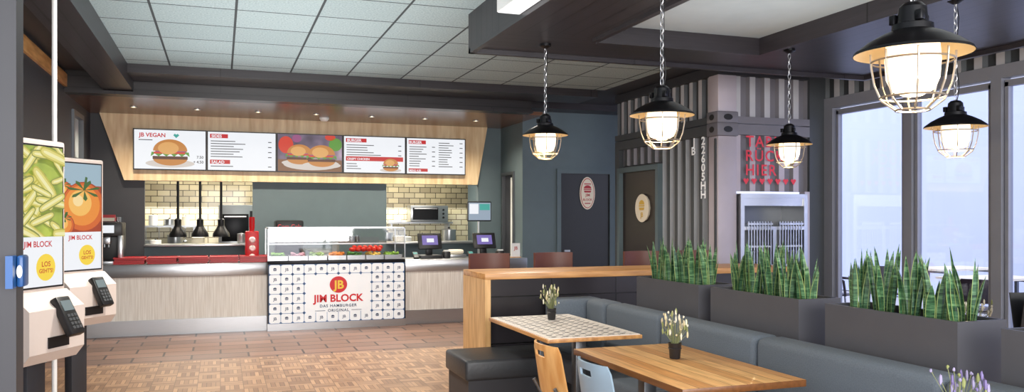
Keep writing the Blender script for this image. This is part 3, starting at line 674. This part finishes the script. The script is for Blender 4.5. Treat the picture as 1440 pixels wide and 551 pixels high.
def kiosk(loc,rz,pic,lab):
    t=thing('self_order_kiosk',lab,'self-order kiosk',loc,rz,'self-order kiosks')
    b=B(); b.box(-.23,.23,0,.06,1.12,1.98,m_beige,.015,3); part(b,'screen_housing',t)
    b=B(); b.box(-.205,.205,-.006,0,1.155,1.95,m_blackp); part(b,'screen_bezel',t)
    b=B(FY(0,-.0075,0)); b.rect(-.195,.195,1.165,1.44,E_white); part(b,'display',t)
    b=B(FY(0,-.0075,0)); pic(b); part(b,'food_picture',t)
    b=B(FY(0,-.009,0)); b.text('JIM BLOCK',0,1.385,.045,E_red,off=.02); part(b,'brand_lettering',t)
    b=B(FY(0,-.009,0)); b.disc(.06,1.27,.075,.075,E_yel); b.text("LOS",.06,1.275,.04,E_red,.002); b.text("GEHT'S!",.06,1.24,.032,E_red,.002); part(b,'start_button',t,'yellow round button with red text')
    b=B()
    pts=[(.06,1.14),(-.02,1.14),(-.13,1.05),(-.13,.82),(-.08,.76),(.08,.76)]
    vs=[(-.215,y,z) for y,z in pts]+[(.215,y,z) for y,z in pts]; n=len(pts)
    b.put(vs,[tuple(range(n)),tuple(range(n,2*n))[::-1]]+[(i,n+i,n+(i+1)%n,(i+1)%n) for i in range(n)],m_beige); part(b,'lower_housing',t)
    b=B(); b.box(-.08,.08,-.138,-.13,.84,.9,m_blackp); part(b,'printer_slot',t)
    M=Matrix.Translation((.04,-.165,1.0))@Matrix.Rotation(R(-28),4,'X')
    b=B(M); b.box(-.055,.055,-.02,.03,-.11,.12,m_blackp,.012); part(b,'card_terminal',t,'black card payment terminal')
    b=B(M); b.box(-.038,.038,-.023,-.02,.03,.09,emat('terminal_display','#9fb4b8',.5)); part(b,'terminal_display',t)
    b=B(M)
    for i in range(3):
        for j in range(4): b.box(-.036+i*.026,-.016+i*.026,-.024,-.02,-.08+j*.024,-.063+j*.024,m_steeld)
    part(b,'keypad',t)
    b=B(); b.box(-.07,.07,.0,.07,.02,.8,m_blackw,.008); part(b,'post',t)
    b=B(); b.box(-.2,.2,-.2,.22,0,.02,m_blackw,.006); part(b,'base_plate',t)
kiosk((-.953,5.137,0),R(61.8),pic_fries,'beige self-order kiosk showing fries beside a pole')
kiosk((-.974,6.745,0),R(53),pic_tomato,'beige self-order kiosk showing an orange tomato')
b=B(); b.cyl((0,0,0),(0,0,3.3),.015,m_white); b.cyl((0,0,0),(0,0,.02),.06,m_white); b.cyl((0,0,3.28),(0,0,3.3),.05,m_white); solo(b,'cable_pole','thin white cable pole from floor to ceiling behind kiosk','pole',(-.955,5.66,0))
b=B(); b.box(-1.1,-.604,2.95,3.05,0,3.3,m_blackw); struct(b,'trim_7')
t=thing('card_reader','blue card reader on the dark column','card reader',(-.6,2.97,1.33)); b=B(); b.box(0,.02,-.04,.04,0,.1,mat('reader_blue','#1c4f8a',.35),.008); b.box(-.02,.0,-.085,-.03,.0,.1,bpy.data.materials['reader_blue']); part(b,'housing',t)
b=B(FY(.01,-.045,.05)); b.disc(0,0,.008,.02,m_white); part(b,'indicator',t)
# ------------------------------------------------------------ pendant lamps
m_shadein=mat('enamel_inside_lamp_glow','#e6cfa0',.4)  # white enamel with the lamp's warm glow put into its colour
E_jar=ramp_mat('glowing_frosted_jar',['#ffdda6','#fff3df'],3,emis=1.4)
m_wire=mat('cage_wire','#a39a8c',.35,.7)
def pendant(loc,ztop):
    x,y,z=loc
    t=thing('pendant_lamp','black enamel industrial pendant lamp with glowing jar and wire cage','pendant lamp',loc,random.uniform(0,.7),'cage pendant lamps')
    b=B(); b.lathe([(.012,.175),(.03,.17),(.045,.155),(.05,.10),(.066,.095),(.068,.075),(.10,.062),(.15,.035),(.19,.004),(.193,-.006)],m_black,seg=36,cap=(True,False)); part(b,'lamp_shade',t)
    b=B(); b.lathe([(.191,-.006),(.188,.001),(.148,.031),(.10,.055),(.06,.06)],m_shadein,seg=36,cap=(False,True)); part(b,'shade_lining',t)
    for a in range(3):
        an=a*2*math.pi/3; b=B(); b.box(.06*math.cos(an)-.012,.06*math.cos(an)+.012,.06*math.sin(an)-.012,.06*math.sin(an)+.012,.1,.135,m_black,.004); part(b,'clamp',t)
    b=B(); b.lathe([(.085,.035),(.09,-.03),(.086,-.09),(.07,-.13),(.03,-.15),(.001,-.152)],E_jar,seg=24,cap=(False,False)); part(b,'glass_jar',t)
    b=B(); prof=[(.135,0),(.132,-.05),(.122,-.11),(.1,-.165),(.055,-.2)]
    for k in range(8):
        a=k*math.pi/4; b.tube([(r*math.cos(a),r*math.sin(a),zz) for r,zz in prof],.0038,m_wire,5)
    for r,zz in ((.133,-.03),(.105,-.155),(.055,-.2)): b.torus((0,0,zz),r,.0038,m_wire,seg=28,ms=5)
    part(b,'wire_cage',t)
    b=B(); L=ztop-z-.175; n=int(L/.042)
    st=L/n
    for i in range(n):
        M=Matrix.Rotation(R(90),3,'X'); 
        if i%2: M=Matrix.Rotation(R(90),3,'Z')@M
        b.torus((0,0,.175+st*(i+.5)),.011,.0028,m_steel,M,12,5,1,2.35)
    part(b,'chain',t)
    b=B(); b.lathe([(.05,ztop-z),(.05,ztop-z-.02),(.015,ztop-z-.04)],m_black,seg=16); part(b,'ceiling_rose',t)
    b=B(); pts=[(.02+.012*math.sin(i*1.1),.012*math.cos(i*.9),.15+L*i/14) for i in range(15)]; b.tube(pts,.003,m_blackp,5); part(b,'cable',t)
    L=bpy.data.lights.new('pendant_glow','POINT'); L.energy=10; L.color=(1,.76,.46); L.shadow_soft_size=0
    lo=bpy.data.objects.new('pendant_glow',L); COL.objects.link(lo); lo.location=(x,y,z-.17)
for X,Y,Z in ((2.57,6.41,2.24),(2.48,4.32,2.16),(2.26,2.22,2.12),(4.6,4.16,2.15),(4.63,5.89,2.18)): pendant((X,Y,Z),3.0)
# ------------------------------------------------------------ bar partition
t=thing('bar_counter','bar-height partition with oak top and dark panelled front','bar counter',(2.1,6.6,0))
m_bp=brick('dark_glazed_panel','#242225','#2e2b2f','#0e0d0f',.62,.2,.006,axes='xz',shift=(0,.13),rough=.22,bump=.4,off=0)
b=B(); b.box(.05,3.1,.03,.62,0,1.02,m_bp); part(b,'panelled_front',t)
b=B(); b.box(0,3.1,0,.66,1.02,1.07,m_oak,.004); part(b,'top',t,'solid oak top')
b=B(); b.box(0,.05,0,.66,0,1.02,m_oakz); part(b,'end_panel',t,'vertical grain oak end panel')
s0=None
for x in (2.57,3.27,4.3,4.95):
    if s0 is None:
        s0=thing('bar_stool','brown bar stool with low curved back behind the bar','bar stool',(x,7.85,0),group='bar stools')
        ml=mat('brown_stool','#6b4034',.45); b=B(); b.box(-.19,.19,-.1,.1,.72,.78,ml,.02); part(b,'seat',s0)
        b=B(); b.shell(lambda u,v:Vector(((u-.5)*.42,.14-.25*(u-.5)**2*1.2,.98+v*.2)),10,3,.02,ml); part(b,'backrest',s0)
        for sx in (-1,1):
            b=B(); b.cyl((sx*.16,.12,.75),(sx*.16,.13,1.1),.01,m_black); part(b,'back_support',s0)
            for sy in (-1,1):
                b=B(); b.cyl((sx*.15,sy*.07,.73),(sx*.2,sy*.12,0),.012,m_black); part(b,'leg',s0)
    else: dup(s0,(x,7.85,0))
# ------------------------------------------------------------ benches
t=thing('bench_seat','grey upholstered bench with high back and dark plinth','bench',(2.45,1.4,0))
b=B(); b.box(.06,.62,0,4.55,0,.3,m_blackw); part(b,'plinth',t)
for i,(y0,y1) in enumerate(((0,.85),(.85,2.0),(2.0,3.15),(3.15,4.56))):
    b=B(); b.box(0,.5,y0+.003,y1-.003,.3,.47,m_fabric,.03,3); part(b,'seat_cushion',t)
for i,(y0,y1) in enumerate(((0,1.3),(1.3,2.6),(2.6,3.7),(3.7,4.56))):
    b=B(); b.box(.45,.65,y0+.003,y1-.003,.40,.86,m_fabric,.045,3); part(b,'back_cushion',t)
t=thing('bench_seat','black leather end bench with grey corner back','bench',(1.75,5.98,0))
b=B(); b.box(.03,1.3,.03,.60,0,.3,m_blackw); part(b,'plinth',t)
b=B(); b.box(0,.88,0,.61,.3,.46,m_leather,.025,3); part(b,'seat_cushion',t,'black leather seat')
b=B(); b.box(.885,1.15,0,.61,.3,.47,m_fabric,.025,3); part(b,'corner_cushion',t)
b=B(); b.box(.88,1.34,.36,.61,.40,.86,m_fabric,.045,3); part(b,'back_cushion',t,'grey fabric back')
b=B(); b.box(1.15,1.35,0,.355,.40,.86,m_fabric,.045,3); part(b,'back_cushion',t,'grey fabric back')
# ------------------------------------------------------------ planters and snake plants
pl=[(4.95,.9),(3.9,.9),(2.82,.86),(1.7,.9)]
for y,L in pl:
    t=thing('planter_box','rectangular anthracite planter box behind the bench','planter',(3.13,y,0),group='planter boxes')
    b=B(); 
    b.box(0,.3,0,.02,0,1.076,m_planter); b.box(0,.3,L-.02,L,0,1.076,m_planter); b.box(0,.02,.02,L-.02,0,1.076,m_planter); b.box(.28,.3,.02,L-.02,0,1.076,m_planter); part(b,'box',t)
    b=B(); b.box(.02,.28,.02,L-.02,.9,1.03,m_soil); part(b,'soil',t)
def leaf(b,bx,by,h,w,lx,ly,ang,tw):
    n=7; pts=[]
    for i in range(n+1):
        s=i/n; z=h*s; wd=w*(.7+.7*s-1.38*s**2.8) if i<n else .001
        wd=max(.0012,wd); a=ang+tw*s; ca,sa=math.cos(a),math.sin(a)
        cx=bx+lx*(.4*s+.6*s*s); cy=by+ly*(.4*s+.6*s*s)
        row=[]
        for q in (-1,-.84,0,.84,1): 
            f=(1-abs(q))*wd*.3
            row.append((cx+ca*q*wd/2-sa*f,cy+sa*q*wd/2+ca*f,z))
        pts.append(row)
    vs=[p for r in pts for p in r]; inner=[];edge=[]
    for i in range(n):
        for k in range(4):
            f=(i*5+k,i*5+k+1,(i+1)*5+k+1,(i+1)*5+k); (edge if k in (0,3) else inner).append(f)
    b.put(vs,inner,m_leaf); b.put(vs,edge,m_leafe)
variants=[]
for v in range(6):
    b=B()
    for i in range(13):
        a=random.uniform(0,6.28); r=random.uniform(0.01,.05)
        leaf(b,r*math.cos(a),r*math.sin(a),random.choice((.2,.26,.3,.33,.36))*random.uniform(.9,1.06),random.uniform(.038,.056),math.cos(a)*random.uniform(0.0,.07),math.sin(a)*random.uniform(0.0,.07),random.uniform(0,3.14),random.uniform(-.6,.6))
    variants.append(b)
vo=[]
cnt=0
for y,L in pl:
    for j in range(5):
        loc=(3.28+random.uniform(-.01,.01),y+.1+j*(L-.2)/4,1.03)
        k=cnt%6; cnt+=1
        if k>=len(vo): vo.append(solo(variants[k],'snake_plant','upright green snake plant with pale leaf edges in planter','plant',loc,group='snake plants'))
        else: dup(vo[k],loc,random.uniform(0,6.28))
# ------------------------------------------------------------ tables
def table(loc,kind):
    w,L=.70,1.25
    t=thing('dining_table','dining table with '+('cream printed top, oak edge' if kind==0 else 'oiled oak plank top')+' and grey base','table',loc)
    if kind==0:
        b=B(); b.box(0,w,0,L,.72,.745,m_oaky,.003); part(b,'table_top',t)
        b=B(); b.box(.012,w-.012,.012,L-.012,.745,.75,mat('printed_laminate','#ddd5cc',.4)); mp=mat('dark_print','#4a4a50',.4)
        cx=.085
        ny=int((L-.05)/cx); nx=int((w-.03)/cx)
        for i in range(nx):
            for j in range(ny):
                x=.03+cx*(i+.5); y=.03+cx*(j+.5)
                b.xf=Matrix.Translation((x,y,.7506))@Matrix.Rotation(R(-90),4,'Z')
                if (i+j)%2: burger_icon(b,0,0,.045,mp)
                else: b.text('JB',0,-.016,.048,mp,off=.03)
                b.poly([(cx/2-.011,cx/2),(cx/2,cx/2-.011),(cx/2+.011,cx/2),(cx/2,cx/2+.011)],mp)
        b.xf=None; part(b,'printed_surface',t)
    else:
        m_pl=brick('oak_table_planks','#b9814a','#dcae74','#6e4524',1.3,.09,.002,axes='yx',rough=.35,grain=(45,4,45),off=0)
        b=B(); b.box(0,w,0,L,.715,.75,m_pl,.004); part(b,'table_top',t)
    for y in (.28,L-.28):
        b=B(); b.box(w/2-.04,w/2+.04,y-.04,y+.04,.02,.7,m_steeld,.005); b.box(w/2-.25,w/2+.25,y-.05,y+.05,.69,.718,m_steeld); part(b,'pedestal',t)
        b=B(); b.box(w/2-.26,w/2+.04,y-.04,y+.04,0,.02,m_steeld,.004); part(b,'foot',t)
table((2.02,5.0,0),0); table((2.02,3.33,0),1); table((2.02,1.55,0),0); table((4.15,3.1,0),1)
# dried flowers in cups
m_pot=mat('black_ceramic','#1d1c1f',.4)
def flowers(loc,cols,seed,wild=1):
    random.seed(seed)
    t=thing('flower_pot','small black cup of dried flowers on a table','flower pot',loc,0,'dried flower cups')
    b=B(); b.lathe([(.026,0),(.03,.005),(.037,.085),(.04,.09),(.036,.09),(.033,.07)],m_pot,seg=20,cap=(True,True)); b.torus((0,0,.06),.036,.003,m_pot,seg=20,ms=5); part(b,'cup',t)
    b=B(); st=B()
    for i in range(46):
        a=random.uniform(0,6.28); r=random.uniform(.02,.09)*wild; h=random.uniform(.13,.27)
        e=(r*math.cos(a),r*math.sin(a),h); st.tube([(e[0]*.15,e[1]*.15,.07),(e[0]*.5,e[1]*.5,.07+(h-.07)*.55),e],.0013,bpy.data.materials['stem_green'],4)
        b.ball(e,.0075,random.choice(cols),(.75,.75,2.4 if i%3 else .9),7,5,.25)
    part(st,'stems',t); part(b,'blossoms',t)
mat('stem_green','#7d8258',.7); fc=[mat('dried_cream','#cdbf98',.8),mat('dried_olive','#858b58',.8),mat('dried_white','#dcd5bf',.8)]
flv=[mat('dried_lavender','#6f6490',.8),fc[1],mat('dried_dusk','#8d86a6',.8)]
flowers((2.43,5.93,.75),fc,3); flowers((2.42,4.07,.75),fc,4,.9); flowers((2.45,2.2,.75),flv,5,1.1); flowers((4.5,3.92,.75),[fc[2],fc[2],fc[1]],6,1.2)
b=B(); b.xf=Matrix.Rotation(R(-12),4,'X'); b.box(-.12,.12,-.004,.004,.02,.36,m_blackp); b.xf=Matrix.Rotation(R(12),4,'X'); b.box(-.12,.12,-.004,.004,.02,.36,m_blackp); b.xf=None; b.box(-.12,.12,-.08,.08,0,.01,m_blackp)
solo(b,'menu_stand','black folded menu stand on an oak table','menu stand',(4.5,3.5,.75),R(-20))
# ------------------------------------------------------------ chairs (front = +Y, back at -Y)
def chair(loc,rz,ms,mb,lab,name='dining_chair',group=None,arms=False):
    t=thing(name,lab,'chair',loc,rz,group)
    b=B(); b.shell(lambda u,v:Vector(((u-.5)*.42,-.2+v*.42,.45-.02*math.sin(math.pi*v)*1.0+.018*((u-.5)*2)**2)),8,8,.014,ms); part(b,'seat',t)
    def bk(u,v):
        wd=.42*(1-.10*v)-(.05 if v>.97 else 0)
        return Vector(((u-.5)*wd,-.25-.05*v+.05*(1-((u-.5)*2)**2)*-1+.05,.54+v*.29))
    b=B(); b.shell(bk,12,8,.012,mb,skip=None if arms else (lambda i,j: j==6 and 4<=i<=7)); part(b,'backrest',t)
    for sx in (-1,1):
        b=B(); b.cyl((sx*.15,-.17,.44),(sx*.16,-.26,.60),.011,m_steeld); part(b,'back_support',t)
        if arms: b=B(); b.tube([(sx*.2,-.24,.68),(sx*.25,-.1,.67),(sx*.25,.18,.66),(sx*.22,.2,.44)],.018,ms,8); part(b,'armrest',t)
        for y in (-.17,.17):
            b=B(); b.cyl((sx*.16,y,.44),(sx*.2,y*1.25,0),.012,m_steeld); part(b,'leg',t)
    return t
m_ply=wood('plywood','#c98d4e','#e2b173',(20,20,4),.4); m_blue=mat('grey_blue_shell','#8fa5b6',.4)
chair((2.0,4.36,0),R(-90),m_ply,m_ply,'light plywood dining chair with slotted back at the oak table')
chair((2.0,3.74,0),R(-90),m_blue,m_blue,'grey-blue dining chair at the oak table')
m_outc=mat('black_outdoor_chair','#2a2022',.4)
for (x,y,r) in ((8.5,9.75,-150),(9.25,9.6,-200),(8.7,7.5,-60),(10.6,6.9,20)): chair((x,y,-.02),R(r),m_outc,m_outc,'dark terrace armchair outside the windows','terrace_chair','terrace chairs',True)
b0=None
for (x,y) in ((9.9,8.4),(11.2,10.2),(9.7,6.0)):
    if b0 is None:
        b0=thing('terrace_table','pale slatted terrace table outside','table',(x,y,-.02),group='terrace tables'); b=B()
        for i in range(7): b.box(-.6,.6,-.35+i*.1,-.26+i*.1,.72,.75,m_cream)
        part(b,'table_top',b0)
        for sx in (-.5,.5):
            b=B(); b.box(sx-.02,sx+.02,-.3,.3,.68,.72,m_steeld); b.box(sx-.02,sx+.02,-.02,.02,.03,.68,m_steeld); b.box(sx-.02,sx+.02,-.3,.3,0,.03,m_steeld); part(b,'leg',b0)
    else: dup(b0,(x,y,-.02))
# ceiling luminaire by the frame
t=thing('ceiling_light','white rectangular ceiling light beside the dark frame','ceiling light',(1.93,5.3,3.0)); b=B(); b.box(-.085,.085,-.22,.22,0,.3,m_white); part(b,'housing',t); b=B(); b.box(-.08,.08,-.21,.21,-.006,0,emat('luminaire','#ffffff',1.2)); part(b,'diffuser',t)
# ------------------------------------------------------------ lights
wd=bpy.data.worlds.new('world'); sc.world=wd; wd.use_nodes=True
bg=wd.node_tree.nodes['Background']; bg.inputs[0].default_value=(.88,.90,1,1); bg.inputs[1].default_value=2.3
def area(loc,rot,sx,sy,e,c=(1,1,1)):
    L=bpy.data.lights.new('area_light','AREA'); L.shape='RECTANGLE'; L.size=sx; L.size_y=sy; L.energy=e; L.color=c
    o=bpy.data.objects.new('area_light',L); COL.objects.link(o); o.location=loc; o.rotation_euler=rot
S=bpy.data.lights.new('sun','SUN'); S.energy=1.9; S.angle=R(3); S.color=(1,.98,.97)
so=bpy.data.objects.new('sun',S); COL.objects.link(so); so.rotation_euler=Vector((.62,.12,-.78)).to_track_quat('-Z','Y').to_euler()
area((1.3,14.2,2.55),(0,0,0),5,1.2,210,(1,.94,.82))
area((1.5,-2.2,2.0),(R(97),0,0),6,2.4,520,(1,.97,.93))  # unseen fill added behind the camera
area((.5,7.4,2.3),(R(180),0,0),2.6,5,72,(.97,.99,1))  # unseen uplight added in mid-air to brighten the far ceiling tiles
area((.3,2.5,2.3),(R(180),0,0),2.2,3.5,38,(.97,.99,1))  # same kind of added uplight for the near tiles
area((3.6,3.6,2.45),(R(180),0,0),1.6,4,18,(.97,.99,1))  # added unseen uplight below the plaster panel and dark frame
for x,y in ((.5,8.8),(3.2,9.0),(.3,5.5)):
    L=bpy.data.lights.new('fill_spot','SPOT'); L.energy=350; L.spot_size=R(150); L.spot_blend=1; L.color=(1,.92,.82); L.shadow_soft_size=.08  # unseen spots added as fill, no such fixtures in the ceiling
    lo=bpy.data.objects.new('fill_spot',L); COL.objects.link(lo); lo.location=(x,y,3.25)
sc.view_settings.view_transform='Standard'
